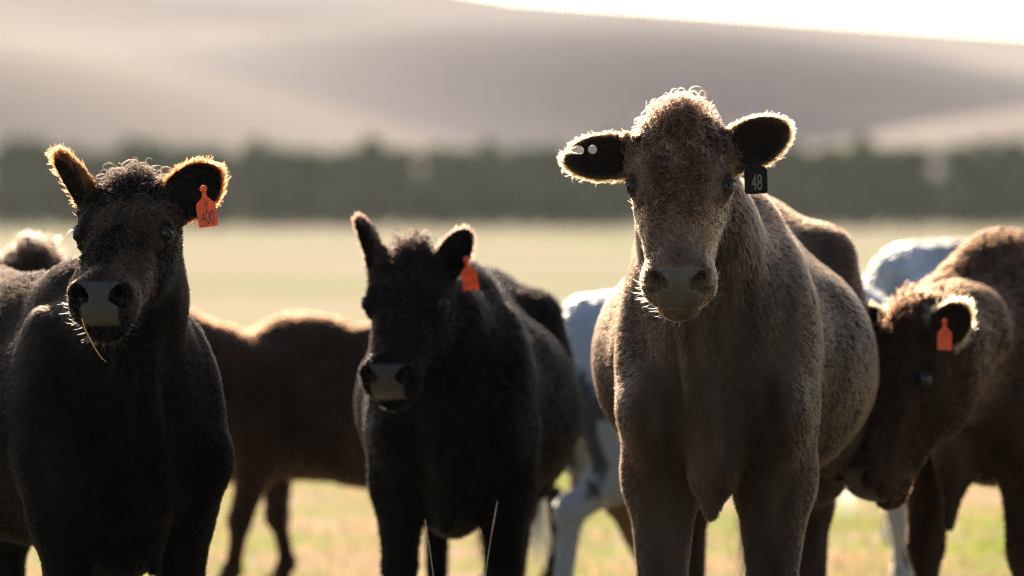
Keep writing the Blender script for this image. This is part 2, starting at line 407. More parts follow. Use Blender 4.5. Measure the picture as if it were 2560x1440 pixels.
def region(c, P, N):
    """masks for surface points in cow-local coordinates"""
    i = {}
    hp = ((P - c.Ho) @ c.Hm.T) / c.hs; hn = N @ c.Hm.T
    i['hp'], i['hn'] = hp, hn
    inside = (hp[:, 0] > -.08) & (hp[:, 0] < .56) & (np.abs(hp[:, 1]) < .2) & (hp[:, 2] > -.30) & (hp[:, 2] < .12)
    w = smooth01(hp[:, 0], -.10, .02) * (1 - smooth01(np.abs(hp[:, 1]), .13, .18)) * smooth01(hp[:, 2], -.30, -.20) * inside
    i['head'] = w
    q = hp - c.nc; a = q @ c.n_ax; t = q @ c.t_ax
    side = 1 - smooth01(np.abs(hp[:, 1]), .045 + .008 * smooth01(t, -.035, .01), .057 + .010 * smooth01(t, -.035, .01))
    i['nose'] = inside * smooth01(hn @ c.n_ax, .30, .55) * side * smooth01(a, .012, .024) * smooth01(t, -.075, -.060) * (1 - smooth01(t, .048, .058))
    de = np.min([np.linalg.norm(hp - e, axis=1) for e in c.eyes], 0); i['eye_d'] = de
    ear = np.zeros(len(P)); edge = np.zeros(len(P)); inner = np.zeros(len(P)); edir = np.zeros((len(P), 3)); eu = np.zeros(len(P))
    for b0, ax, L, W in c.ears:
        q = (P - b0) @ ax.T; u = q[:, 0] / L; v = q[:, 1] / (W * .5)
        r = np.sqrt(((u - .56) / .5) ** 2 + v ** 2)
        m = smooth01(u, .16, .28) * (r < 1.2) * (q[:, 2] < .024 / c.scale) * (q[:, 2] > -.045 / c.scale)
        ear = np.maximum(ear, m); edge = np.where(m > .5, smooth01(r, .80, 1.0), edge)
        inner = np.where(m > .5, (N @ ax[2] > .15) * (1 - smooth01(r, .75, .95)), inner)
        od = ((u - .30) / .5)[:, None] * ax[0] + v[:, None] * ax[1]
        edir = np.where((m > .5)[:, None], norm(od), edir); eu = np.where(m > .5, u, eu)
    i['ear'], i['edge'], i['inner'], i['edir'] = ear, edge, inner, edir
    i['head'] = w * (1 - ear)
    i['hoof'] = 1 - smooth01(P[:, 2], .055, .075)
    i['leg'] = 1 - smooth01(P[:, 2], .42, .66)
    return i

def sample(c, n, weight_fn):
    """n surface samples weighted by weight_fn(face centres)"""
    V, F = c.V, c.F
    fc = V[F].mean(1); fnn = norm(c.N[F].mean(1))
    w = c.farea * weight_fn(fc, fnn, region(c, fc, fnn)); cw = np.cumsum(w); f = np.searchsorted(cw, rng.random(n) * cw[-1]); f = np.minimum(f, len(F) - 1)
    a, b = rng.random(n), rng.random(n); Q = F[f]
    W = np.stack([(1 - a) * (1 - b), a * (1 - b), a * b, (1 - a) * b], 1)
    P = (V[Q] * W[..., None]).sum(1); N = norm((c.N[Q] * W[..., None]).sum(1))
    return P, N, region(c, P, N)

def flow_field(c, P, N, I):
    d = np.tile(np.array([-1., 0, -.55]), (len(P), 1))
    leg = I['leg'][:, None]; d = d * (1 - leg) + np.array([-.15, 0, -1]) * leg
    front = smooth01(P[:, 0], .55, .75)[:, None] * (1 - leg); d = d * (1 - front) + np.array([-.3, 0, -1.]) * front
    hp = I['hp']; wh = hp - np.array([.17, 0, 0]); hd = norm(wh); hd = hd @ c.Hm
    low = smooth01(hp[:, 0], .24, .34)[:, None]
    hd = hd * (1 - low) + (np.array([-.6, 0, 0])[None] @ c.Hm + (hp[:, 1:2] * 7) * c.Hm[1][None]) * low
    h = I['head'][:, None]; d = d * (1 - h) + hd * h
    e = I['ear'][:, None]; d = d * (1 - e) + I['edir'] * e
    d = d + .35 * vnoise(P, 9.0)
    d = d - N * (d * N).sum(1, keepdims=True)
    return norm(d)

def strands(P, N, T, L, lift, K, curl, curl_r, turns, jitter=.18, droop=.25):
    n = len(P); t = np.linspace(0, 1, K)
    T = norm(T + rng.normal(0, jitter, (n, 3))); T = norm(T - N * (T * N).sum(1, keepdims=True)); S = np.cross(N, T)
    lift = np.broadcast_to(np.asarray(lift, float), (n,)) * rng.uniform(.75, 1.25, n)
    pts = np.zeros((n, K, 3)); 
    up = np.sin(np.clip(lift, 0, 1.5)); fw = np.cos(np.clip(lift, 0, 1.5))
    L = np.broadcast_to(L, (n,))
    for k in range(K):
        hgt = up * (t[k] - droop * t[k] ** 2)
        pts[:, k] = P + (L * fw * t[k])[:, None] * T + (L * hgt)[:, None] * N
    if curl is not None:
        ph = rng.uniform(0, 6.28, n); dirn = rng.choice([-1, 1], n); tr = turns * rng.uniform(.7, 1.3, n)
        for k in range(K):
            an = dirn * (tr * 6.283 * t[k]); r = curl_r * curl * L * min(1, t[k] * 3)
            pts[:, k] += (r * (np.cos(an + ph) - np.cos(ph)))[:, None] * S + (r * (np.sin(an + ph) - np.sin(ph)))[:, None] * (N * .55 + T * .65)
        h = ((pts - P[:, None]) * N[:, None]).sum(2); pts += np.maximum(.0015 - h, 0)[..., None] * N[:, None] * (t > 0)[None, :, None]
    return pts
def clump(pts, m, sig, conv=.6):
    n, K, _ = pts.shape; o = rng.normal(0, sig, (n, m, 1, 3)) * (1 - conv * np.linspace(0, 1, K))[None, None, :, None]
    w = rng.normal(0, sig * .5, (n, m, 1, 3)) * (np.linspace(0, 1, K) ** 2)[None, None, :, None]
    return (pts[:, None] + o + w).reshape(n * m, K, 3)
def radii(n, K, r0, tip=.25):
    return np.outer(rng.uniform(.7, 1.3, n) * r0, np.linspace(1, tip, K))

def coat(c, n_body, n_head, r, front_boost=3.0, len_scale=1.0, head_curl=1.0, n_fore=1500, fringe=.035, n_ear=6000, fringe_col=None, hair=None):
    s = c.scale; k = 1 / s
    bare = lambda I: (1 - smooth01(I['nose'], .05, .3)) * smooth01(I['eye_d'], .034, .050) * (1 - I['hoof'])
    vary = lambda col, a=.25: col * rng.uniform(1 - a, 1 + a, (len(col), 1))
    # trunk, neck and legs
    def wb(P, N, I): return (1 - I['ear']) * (1 - .9 * I['head']) * bare(I) * (1 + (front_boost - 1) * smooth01(P[:, 0], .1, .5)) 
    P, N, I = sample(c, n_body // 3, wb)
    T = flow_field(c, P, N, I)
    tuft = vnoise(P, 28.)
    L = .015 * k * len_scale * (1 - .45 * I['leg']) * (1 + .10 * tuft[:, 0]) * rng.uniform(.6, 1.3, len(P))
    L *= 1 + .5 * smooth01(P[:, 2], 1.05, 1.2)
    T = norm(T + .07 * tuft + .40 * vnoise(P, 4.))
    pts = strands(P, N, T, L, .28 + .06 * tuft[:, 1], 5, np.full(len(P), .35), .22, 1.0)
    pts = clump(pts, 3, .0020 * k * (r / .00042) ** .6); c1 = vary(np.repeat(vary(c.color_fn(c, P, I)[0] * HAIR, .25), 3, 0), .2)
    curves_obj('coat', pts, radii(len(pts), 5, r * k, .3), c1, hair or M_hair, c.root)
    # head
    def wh(P, N, I): return I['head'] * bare(I) * (1 + .5 * (I['hn'][:, 2] > .2))
    P, N, I = sample(c, n_head // 12, wh); hp = I['hp']
    T = flow_field(c, P, N, I); tuft = vnoise(P, 55.); T = norm(T + .75 * tuft * smooth01(-hp[:, 0], -.42, -.25)[:, None])
    up = (1 - smooth01(hp[:, 0], .24, .36)) * smooth01(hp[:, 2], -.16, -.06)
    muzzle = smooth01(hp[:, 0], .36, .43)
    near_eye = 1 - smooth01(I['eye_d'], .05, .095)
    L = k * len_scale * (.009 + .011 * up) * (1 - .45 * muzzle) * (1 - .72 * near_eye) * rng.uniform(.6, 1.3, len(P))
    Kh = 9
    pts = strands(P, N, T, L, (.50 + .2 * tuft[:, 1] - .2 * muzzle) * (1 - .5 * near_eye), Kh, head_curl * (.15 + .85 * up), .36, 1.2, jitter=.22)
    pts = clump(pts, 12, .0013 * k * (r / .00042) ** .6, .85)
    curves_obj('face_hair', pts, radii(len(pts), Kh, r * 1.15 * k, .35), vary(np.repeat(vary(c.color_fn(c, P, I)[0] * HAIR, .55), 12, 0), .12), M_wool, c.root)
    # curly forelock on the poll
    if n_fore:
        def wf(P, N, I): hp = I['hp']; return I['head'] * np.exp(-((hp[:, 0] - .005) / .050) ** 2 - (hp[:, 1] / .042) ** 2 - ((hp[:, 2] + .01) / .05) ** 2)
        P, N, I = sample(c, n_fore // 6, wf); T = flow_field(c, P, N, I)
        L = k * rng.uniform(.045, .085, len(P)) * len_scale
        pts = strands(P, N, norm(T + rng.normal(0, .5, T.shape)), L, 1.0, 16, np.ones(len(P)), .20, 1.3, jitter=.5, droop=.6)
        pts = clump(pts, 6, .0016 * k, .5)
        curves_obj('forelock', pts, radii(len(pts), 16, r * .9 * k, .4), vary(np.repeat(c.color_fn(c, P, I)[0] * HAIR, 6, 0), .3), M_wool, c.root)
    # ears: rim fringe and inner hair
    if n_ear:
        def we(P, N, I): return I['ear'] * (.30 + 3.2 * I['edge'] + .1 * I['inner'])
        P, N, I = sample(c, n_ear // 4, we)
        D = norm(I['edir'] + .30 * N + .25 * vnoise(P, 60.))
        L = k * (fringe * (.25 + .75 * I['edge']) * rng.uniform(.25, 1.45, len(P)) + .004)
        pts = strands(P, norm(N + 1e-3), D - N * (D * N).sum(1, keepdims=True), L, .35 + .25 * I['inner'], 6, np.full(len(P), .35), .18, .7, jitter=.16)
        cc = c.color_fn(c, P, I)[0] * HAIR
        if fringe_col is not None: cc = cc * (1 - I['edge'][:, None] * .8) + np.array(fringe_col) * I['edge'][:, None] * .8
        pts = clump(pts, 4, .0016 * k, .5); curves_obj('ear_hair', pts, radii(len(pts), 6, r * .8 * k, .3), vary(np.repeat(cc, 4, 0)), M_hair, c.root)
def whiskers(c, n, col):
    k = 1 / c.scale
    def ww(P, N, I): hp = I['hp']; return (I['head'] > .3) * smooth01(hp[:, 0], .36, .42) * (1 - I['nose']) * (hp[:, 2] < -.08)
    P, N, I = sample(c, n, ww); T = flow_field(c, P, N, I)
    pts = strands(P, N, T, k * rng.uniform(.015, .045, n), 1.15, 6, np.full(n, .3), .12, .4, jitter=.3, droop=.35)
    curves_obj('whiskers', pts, radii(n, 6, .00035 * k, .3), np.tile(np.array(col), (n, 1)), M_hair, c.root)
def tail_switch(c, n, col, r):
    k = 1.0; P = np.stack([-1.03 + rng.normal(0, .012, n), rng.normal(0, .014, n), rng.uniform(.40, .60, n)], 1)
    a = rng.uniform(0, 6.28, n); N = np.stack([np.cos(a), np.sin(a), np.zeros(n)], 1); T = np.tile([0, 0, -1.], (n, 1))
    pts = strands(P, N, T, rng.uniform(.12, .26, n), .16, 7, np.ones(n), .06, .8, jitter=.05)
    curves_obj('tail_switch', pts, radii(n, 7, r, .4), np.tile(np.array(col), (n, 1)) * rng.uniform(.7, 1.3, (n, 1)), M_hair, c.root)
def lashes(c, r=.0004):
    P = []; k = c.hs
    pts = []
    for e, sg in zip(c.eyes, (1, -1)):
        for j in range(26):
            u = (j / 25 - .5) * .044; base = np.array([e[0] - .017 + abs(u) * .35, e[1] + sg * .014, e[2] + .004 - u * .3]) + np.array([u * .7, 0, u * .6]) * .8
            d = norm(np.array([.25 + rng.normal(0, .15), sg * 1.0, .25 + rng.normal(0, .15)])); L = rng.uniform(.014, .024)
            pts.append([c.hl(*(base + d * L * t + np.array([.5, 0, -.2]) * L * t * t)) for t in np.linspace(0, 1, 5)])
    pts = np.array(pts); curves_obj('eyelashes', pts, radii(len(pts), 5, r / c.scale, .4), np.tile([.02, .012, .01], (len(pts), 1)), M_hair, c.root)

def part_world(name, me, mat, c, M, parent=None):
    """part given by a world matrix, parented to the cow"""
    me.transform(Matrix.LocRotScale(Vector(c.org), Matrix(c.Rz.tolist()), Vector((c.scale,) * 3)).inverted() @ M)
    return link(name, me, mat, parent or c.root)
def tag_outline(kind):
    if kind == 'flag':
        o = [(-.0045, .0), (.0045, 0), (.0055, -.022), (.020, -.036), (.0225, -.044), (.0225, -.088), (.0195, -.092), (-.0195, -.092), (-.0225, -.088), (-.0225, -.044), (-.020, -.036), (-.0055, -.022)]
    else:
        w = .031; o = [(-.006, 0), (.006, 0), (.008, -.016), (w - .006, -.026), (w, -.034), (w, -.090), (w - .005, -.096), (-w + .005, -.096), (-w, -.090), (-w, -.034), (-w + .006, -.026), (-.008, -.016)]
    return o
def frame(origin, right, up):
    x = Vector(right).normalized(); u = Vector(up); u = (u - x * u.dot(x)).normalized(); z = x.cross(u)
    m = Matrix((x, u, z)).transposed().to_4x4(); m.translation = Vector(origin); return m
def text_mesh(body, size, xs):
    cu = bpy.data.curves.new('number', 'FONT'); cu.body = body; cu.size = size; cu.align_x = 'CENTER'; cu.extrude = .0004
    o = bpy.data.objects.new('number', cu); COL.objects.link(o)
    dg = bpy.context.evaluated_depsgraph_get(); dg.update()
    me = bpy.data.meshes.new_from_object(o.evaluated_get(dg)); bpy.data.objects.remove(o); me.transform(Matrix.Diagonal((xs, 1, 1, 1)))
    return me
def ear_tag(c, origin, right, up, kind, mat, size, texts, ink, label):
    o = tag_outline(kind); n = len(o); th = .0012
    bm = bmesh.new()
    f = [bm.verts.new((x * size, y * size, th )) for x, y in o]; b = [bm.verts.new((x * size, y * size, -th)) for x, y in o]
    bm.faces.new(f); bm.faces.new(b[::-1])
    for i in range(n): bm.faces.new([f[(i + 1) % n], f[i], b[i], b[(i + 1) % n]])
    bmesh.ops.recalc_face_normals(bm, faces=bm.faces)
    me = bpy.data.meshes.new('ear_tag'); bm.to_mesh(me); bm.free()
    M = frame(origin, right, up)
    t = part_world('ear_tag', me, mat, c, M); t['label'] = label
    bm = bmesh.new(); bmesh.ops.create_cone(bm, cap_ends=True, segments=20, radius1=.009 * size, radius2=.007 * size, depth=.005)
    me = bpy.data.meshes.new('stud'); bm.to_mesh(me); bm.free()
    part_world('stud', me, mat, c, M @ Matrix.Translation((0, -.004 * size, .002)), t)
    for body, sz, xs, x, y in texts:
        part_world('number', text_mesh(body, sz * size, xs), ink, c, M @ Matrix.Translation((x * size, y * size, .0022)), t)
    return t

# --- pelts (base colours, plus a face gain that paints in sky light)
def pelt(base, dusty=None, dust_amt=0, nose=(.035, .027, .026), ear_in=None, seed=0., face=1.):
    base = np.array(base)
    def fn(c, P, I):
        col = np.tile(base, (len(P), 1)); v = vnoise(P + seed, 7.)
        col *= np.clip(1 + .22 * v[:, :1] + .26 * vnoise(P * np.array([1, 1, .45]) + seed, 24.)[:, 1:2] + .22 * vnoise(P * np.array([1, 1, .5]) + seed, 70.)[:, 2:3], .35, 2.2)
        if dusty is not None:
            m = dust_amt * smooth01(vnoise(P + seed + 3, 16.)[:, 0] + .5 * vnoise(P + seed, 45.)[:, 1], .1, .9) * (.04 + .96 * I['head'])
            col = col * (1 - m[:, None]) + np.array(dusty) * m[:, None]
        col = col * (1 + (face - 1) * I['head'] * smooth01(I['hp'][:, 0], .02, .12) * smooth01(I['hp'][:, 2], -.22, -.10))[:, None]  # brightens the front of the head in the colour, standing in for sky light
        ein = np.array(ear_in) if ear_in is not None else base * .35
        col = col * (1 - I['inner'][:, None]) + ein * I['inner'][:, None]
        nz = I['nose'][:, None]; col = col * (1 - nz) + np.array(nose) * nz
        ey = (1 - smooth01(I['eye_d'], .028, .040))[:, None]; col = col * (1 - ey) + np.minimum(np.array([.012, .009, .008]), base * .5) * ey
        hf = I['hoof'][:, None]; col = col * (1 - hf) + np.array([.03, .025, .02]) * hf
        rough = .85 - .69 * I['nose'] - .4 * ey[:, 0]
        return np.clip(col, .002, 1), rough
    return fn
def roan(c, P, I):
    a = vnoise(P, 6.)[:, 0] + .6 * vnoise(P, 19.)[:, 1] + .35 * vnoise(P, 60.)[:, 2]
    m = smooth01(a + .55 * (1 - smooth01(P[:, 2], .25, .85)), .70, 1.25)[:, None] * .9
    col = np.array([.80, .80, .81]) * (1 - m) + np.array([.06, .065, .08]) * m
    b = (1 - smooth01(P[:, 2], .50, .62))[:, None] * (np.abs(P[:, 1]) < .16)[:, None] * ((P[:, 0] > -.68) & (P[:, 0] < .38))[:, None]
    col = col * (1 - b) + np.array([.42, .24, .12]) * b
    return np.clip(col, .003, 1), np.full(len(P), .85)
def pied(c, P, I):
    hp = I['hp']; m = smooth01(vnoise(P, 14.)[:, 0] + 1.2 * np.exp(-(hp[:, 0] / .05) ** 2 - (hp[:, 2] / .05) ** 2), .0, .35)[:, None]
    col = np.array([.11, .115, .13]) * (1 - m) + np.array([.03, .024, .02]) * m
    return np.clip(col, .003, 1), np.full(len(P), .85)

HERD = 'cattle herd standing in the paddock'
# 1. grey-brown cow with the black 48 tag
BROWN = pelt((.074, .052, .039), face=2.5, nose=(.034, .027, .024), ear_in=(.020, .014, .011))  # face gain: sky-lit brightness painted into this cow's face colour
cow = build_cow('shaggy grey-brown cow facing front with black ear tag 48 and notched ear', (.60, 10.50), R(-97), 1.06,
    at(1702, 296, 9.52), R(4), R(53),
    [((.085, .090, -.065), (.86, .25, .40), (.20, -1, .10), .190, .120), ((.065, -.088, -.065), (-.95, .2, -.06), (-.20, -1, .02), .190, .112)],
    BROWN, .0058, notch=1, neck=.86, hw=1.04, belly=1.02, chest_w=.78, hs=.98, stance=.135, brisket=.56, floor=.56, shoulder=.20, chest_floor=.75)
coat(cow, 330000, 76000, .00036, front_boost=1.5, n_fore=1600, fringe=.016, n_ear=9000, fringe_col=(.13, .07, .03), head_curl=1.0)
whiskers(cow, 160, (.12, .08, .05)); tail_switch(cow, 700, (.03, .022, .018), .0008); lashes(cow)
ear_tag(cow, at(1888, 394, 9.36), (1, .15, .03), (.10, .0, 1), 'square', M_black, .92, [('48', .060, .50, .002, -.086)], M_grey_ink, 'black plastic ear tag with worn grey number 48')
bm = bmesh.new(); bmesh.ops.create_cone(bm, cap_ends=True, segments=24, radius1=.0115, radius2=.010, depth=.006); bmesh.ops.bevel(bm, geom=bm.edges[:], offset=.0012, segments=2)
me = bpy.data.meshes.new('ear_stud'); bm.to_mesh(me); bm.free()
part_world('ear_stud', me, M_pale, cow, frame(at(1482, 374, 9.41), (1, .3, 0), (0, 0, 1)))['label'] = 'pale round plastic stud in the notched ear'

# 2. black cow with the orange 400 tag
BLACK = pelt((.0042, .0036, .0034), dusty=(.095, .066, .046), dust_amt=.75, nose=(.009, .008, .0085), ear_in=(.012, .009, .008), seed=5.)
cow2 = build_cow('black cow with muddy curly face, orange ear tag 400 and straw in mouth', (-1.22, 10.30), R(-62), .91,
    at(334, 456, 9.55), R(9), R(32),
    [((.065, .088, -.065), (.72, .2, .62), (.12, -1, .1), .165, .125), ((.065, -.088, -.065), (-.58, .1, .82), (-.95, -.42, .05), .175, .10)],
    BLACK, .0060, hw=1.06, hs=.91, chest_w=1.06, belly=1.05, chest_floor=.52)
coat(cow2, hair=M_sleek, n_body=280000, n_head=76000, r=.00036, front_boost=1.5, n_fore=900, fringe=.020, n_ear=9000, fringe_col=(.08, .022, .007), len_scale=.95)
whiskers(cow2, 150, (.12, .09, .07)); tail_switch(cow2, 500, (.02, .014, .01), .0008); lashes(cow2)
ear_tag(cow2, at(508, 468, 9.38), (1, .1, .14), (-.05, .05, 1), 'flag', M_orange, 1.06, [('400', .046, .46, .001, -.086), ('P', .024, .6, .002, -.052)], M_ink, 'orange plastic ear tag printed P 400')

# 3. black cow behind, in the middle
BLACK2 = pelt((.0045, .004, .0042), dusty=(.010, .008, .008), dust_amt=.5, nose=(.014, .012, .013), seed=9.)
cow3 = build_cow('black cow with upright ears and plain orange tag between the two tagged cows', (-.145, 11.75), R(-94), .90,
    at(1030, 626, 10.95), R(15), R(46),
    [((.065, .088, -.065), (.48, .2, .85), (.2, -1, .1), .155, .095), ((.065, -.088, -.065), (-.40, .1, .92), (-.95, -.45, .05), .185, .085)],
    BLACK2, .009, chest_w=.92, belly=1.06, hw=1.08, hs=.92, legs={'HL': (.1, -.06), 'HR': (0, 0)}, chest_floor=.53)
coat(cow3, hair=M_sleek, n_body=80000, n_head=16000, r=.0007, front_boost=1.6, n_fore=350, n_ear=2500, fringe_col=(.07, .03, .02), fringe=.012, len_scale=.9, head_curl=.6)
tail_switch(cow3, 300, (.02, .014, .01), .0012)
ear_tag(cow3, at(1166, 645, 10.80), (1, .1, .16), (.12, .0, 1), 'flag', M_orange, 1.0, [], M_ink, 'plain orange plastic ear tag')

# 4. brown cow side-on behind
RUST = pelt((.044, .022, .013), nose=(.05, .04, .04), seed=13.)
cow4 = build_cow('dark brown cow standing side-on behind, its head hidden by the 400 cow', (-.55, 14.6), R(180), .77,
    at(410, 790, 14.3), R(88), R(52),
    [((.065, .088, -.065), (.1, -.9, .0), (-1, -.2, .1), .15, .10), ((.065, -.088, -.065), (.1, .9, 0), (-1, .2, .1), .15, .10)],
    RUST, .012, legs={'FL': (.14, 0), 'FR': (-.12, 0), 'HL': (-.1, 0), 'HR': (.15, 0)})
coat(cow4, 30000, 3000, .0012, n_fore=100, n_ear=800, len_scale=1.1)
tail_switch(cow4, 200, (.02, .014, .01), .0015)

# 5. roan cow behind the grey-brown cow
cow5 = build_cow('blue-grey and white roan cow walking behind the grey-brown cow', (.90, 13.7), R(24), .86,
    at(2440, 900, 14.1), R(-110), R(35),
    [((.065, .088, -.065), (0, .9, -.4), (1, .2, .1), .15, .10), ((.065, -.088, -.065), (.3, -.6, -.7), (1, -.2, .1), .15, .10)],
    roan, .012, udder=1, legs={'HR': (-.18, 0), 'HL': (.42, 0), 'FR': (.04, 0), 'FL': (-.45, 0)})
coat(cow5, 34000, 2500, .0012, n_fore=80, n_ear=600)
tail_switch(cow5, 200, (.2, .2, .2), .0015)

# 6. brown cow at right with lowered head
UMBER = pelt((.064, .034, .020), nose=(.022, .016, .014), seed=21.)
cow6 = build_cow('brown cow lowering its head beside the roan cow, orange ear tag', (1.68, 12.15), R(-121), .97,
    at(2262, 772, 10.98), R(56), R(62),
    [((.065, .088, -.065), (.52, -.3, .70), (.1, -1, .1), .135, .115), ((.065, -.088, -.065), (-.45, .6, .55), (-.8, -.4, .1), .135, .10)],
    UMBER, .009, brisket=.45, hs=1.10)
coat(cow6, 80000, 16000, .0007, front_boost=1.6, n_fore=200, n_ear=2500, fringe_col=(.26, .15, .07), fringe=.022, head_curl=.3, len_scale=.9)
tail_switch(cow6, 200, (.02, .014, .01), .0012)
ear_tag(cow6, at(2362, 800, 10.80), (1, .1, .0), (.02, 0, 1), 'flag', M_orange, .92, [], M_ink, 'orange plastic ear tag on the lowered head')

# 7. black and white cow behind the 400 cow
cow7 = build_cow('black and white cow, only its curly poll showing over the 400 cow', (-1.80, 13.3), R(-75), .93,
    at(82, 640, 12.4), R(-15), R(60),
    [((.065, .088, -.065), (.8, .2, -.5), (.1, -1, .1), .14, .10), ((.065, -.088, -.065), (-.8, .2, -.3), (-.1, -1, .1), .14, .10)],
    pied, .012, hs=1.1)
coat(cow7, 22000, 9000, .0010, n_fore=900, n_ear=800, len_scale=1.0)
tail_switch(cow7, 150, (.05, .04, .04), .0015)

# 8. white cow beyond the lowered brown cow
cow8 = build_cow('plain white cow standing side-on beyond the brown cow, broad back showing', (2.40, 15.6), R(0), 1.0,
    at(2990, 800, 15.5), R(-90), R(40),
    [((.065, .088, -.065), (0, .9, .1), (1, .2, .1), .15, .10), ((.065, -.088, -.065), (.1, -.9, .1), (1, -.2, .1), .15, .10)],
    pelt((.72, .71, .72), nose=(.2, .15, .14), ear_in=(.4, .3, .28), seed=31.), .014)
coat(cow8, 20000, 1500, .0013, n_fore=60, n_ear=400, len_scale=.9)
tail_switch(cow8, 150, (.5, .5, .5), .0015)

# ------------------------------------------------------------------ straw and grass stalks
def tube(pts, rad, seg=6):
    pts = np.array(pts, float); V, F = [], []
    for i, p in enumerate(pts):
        d = norm(pts[min(i + 1, len(pts) - 1)] - pts[max(i - 1, 0)]); a = norm(np.cross(d, [0.3, 1, .2])); b = np.cross(d, a)
        for j in range(seg): an = 6.2832 * j / seg; V.append(p + rad[i] * (math.cos(an) * a + math.sin(an) * b))
    for i in range(len(pts) - 1):
        for j in range(seg): F.append((i * seg + j, i * seg + (j + 1) % seg, (i + 1) * seg + (j + 1) % seg, (i + 1) * seg + j))
    F.append(tuple(range(seg))[::-1]); F.append(tuple(range((len(pts) - 1) * seg, len(pts) * seg)))
    return V, F
M_straw = plain_translucent('dry_straw', (.62, .36, .10), .3)
M_stalk = plain_translucent('dry_stalk', (.30, .22, .15), .3)
p = [at(x, y, 9.16 + .02 * i) for i, (x, y) in enumerate([(204, 796), (212, 822), (226, 850), (240, 876), (254, 896), (266, 905)])]
link('straw', mesh_from('straw', *tube(p, [.0014, .0014, .0013, .0012, .001, .0006])), M_straw, None,
     label='golden straw stem hanging from the mouth of the 400 cow', category='straw')
def stalk(xy, d, bend, label):
    top = at(*xy, d); g = float(ground_z(top[0], d)); base = np.array([top[0] - bend, d, g]); t = np.linspace(0, 1, 14)
    pts = [base + (top - base) * np.array([u ** 2.2, 1, u]) for u in t]
    r = bpy.data.objects.new('grass_stalk', None); COL.objects.link(r); r.location = base
    r['label'] = label; r['category'] = 'grass stalk'; r['group'] = 'dry grass stalks'
    V, F = tube(pts - base, np.linspace(.0022, .0012, 14)); link('stem', mesh_from('stem', V, F), M_stalk, r)
    V, F = [], []; dirv = norm(pts[-1] - pts[-3])
    for i in range(70):
        u = rng.random(); p0 = (pts[-1] - base) - dirv * u * .085; w = norm(rng.normal(size=3)); a = norm(dirv * 1.2 + w * .55); L = .010 * (1 - .4 * abs(u - .5)); b = norm(np.cross(a, rng.normal(size=3))) * .0016
        k = len(V); V += [p0 - b, p0 + b, p0 + a * L]; F.append((k, k + 1, k + 2))
    link('seed_head', mesh_from('seed_head', V, F, False), M_stalk, r)
stalk((1243, 1256), 9.75, .055, 'tall dry grass stalk with seed head leaning right before the middle cow')
stalk((1062, 1300), 9.95, -.045, 'shorter dry grass stalk leaning left between the legs of the middle cow')

# ------------------------------------------------------------------ ground, grass, trees, hills
m, nt, out = new_mat('paddock_soil_and_turf')
b = nt.nodes.new('ShaderNodeBsdfPrincipled'); b.inputs['Roughness'].default_value = 1.0; b.inputs['Specular IOR Level'].default_value = 0
tc = nt.nodes.new('ShaderNodeTexCoord'); n1 = nt.nodes.new('ShaderNodeTexNoise'); n1.inputs['Scale'].default_value = 1.1; n1.inputs['Detail'].default_value = 5
n2 = nt.nodes.new('ShaderNodeTexNoise'); n2.inputs['Scale'].default_value = .05; n2.inputs['Detail'].default_value = 3
cr = nt.nodes.new('ShaderNodeValToRGB'); e = cr.color_ramp.elements; e[0].position, e[1].position = .40, .62
e[0].color, e[1].color = (.62, .45, .28, 1), (.42, .42, .13, 1)
cr2 = nt.nodes.new('ShaderNodeValToRGB'); e = cr2.color_ramp.elements; e[0].position, e[1].position = .45, .56
e[0].color, e[1].color = (.58, .45, .30, 1), (.44, .40, .21, 1)
sx = nt.nodes.new('ShaderNodeSeparateXYZ'); mr = nt.nodes.new('ShaderNodeMapRange'); mr.inputs[1].default_value = 25; mr.inputs[2].default_value = 70
mx = nt.nodes.new('ShaderNodeMix'); mx.data_type = 'RGBA'
L_ = nt.links.new
L_(tc.outputs['Object'], n1.inputs['Vector']); L_(tc.outputs['Object'], n2.inputs['Vector']); L_(n1.outputs[0], cr.inputs[0]); L_(n2.outputs[0], cr2.inputs[0])
L_(tc.outputs['Object'], sx.inputs[0]); L_(sx.outputs['Y'], mr.inputs[0]); L_(mr.outputs[0], mx.inputs[0]); L_(cr.outputs[0], mx.inputs[6]); L_(cr2.outputs[0], mx.inputs[7]); L_(mx.outputs[2], b.inputs['Base Color'])
bp = nt.nodes.new('ShaderNodeBump'); bp.inputs['Strength'].default_value = .6; bp.inputs['Distance'].default_value = .03
n3 = nt.nodes.new('ShaderNodeTexNoise'); n3.inputs['Scale'].default_value = 14; L_(tc.outputs['Object'], n3.inputs['Vector']); L_(n3.outputs[0], bp.inputs['Height']); L_(bp.outputs[0], b.inputs['Normal'])
L_(b.outputs[0], out.inputs[0])
def grid(name, xs, ys, zf, mat, **pr):
    X, Y = np.meshgrid(xs, ys); Z = zf(X, Y); V = np.stack([X.ravel(), Y.ravel(), Z.ravel()], 1); nx, ny = len(xs), len(ys)
    i = (np.arange(ny - 1)[:, None] * nx + np.arange(nx - 1)[None]).ravel(); F = np.stack([i, i + 1, i + nx + 1, i + nx], 1)
    return link(name, mesh_from(name, V, F), mat, None, **pr)
xs = np.concatenate([np.linspace(-1500, -30, 20), np.linspace(-28, 28, 90), np.linspace(30, 1500, 20)])
ys = np.concatenate([np.linspace(-200, 5, 8), np.linspace(6, 60, 110), np.linspace(65, 400, 30), np.linspace(430, 1500, 12)])
grid('ground', xs, ys, ground_z, m, kind='structure')

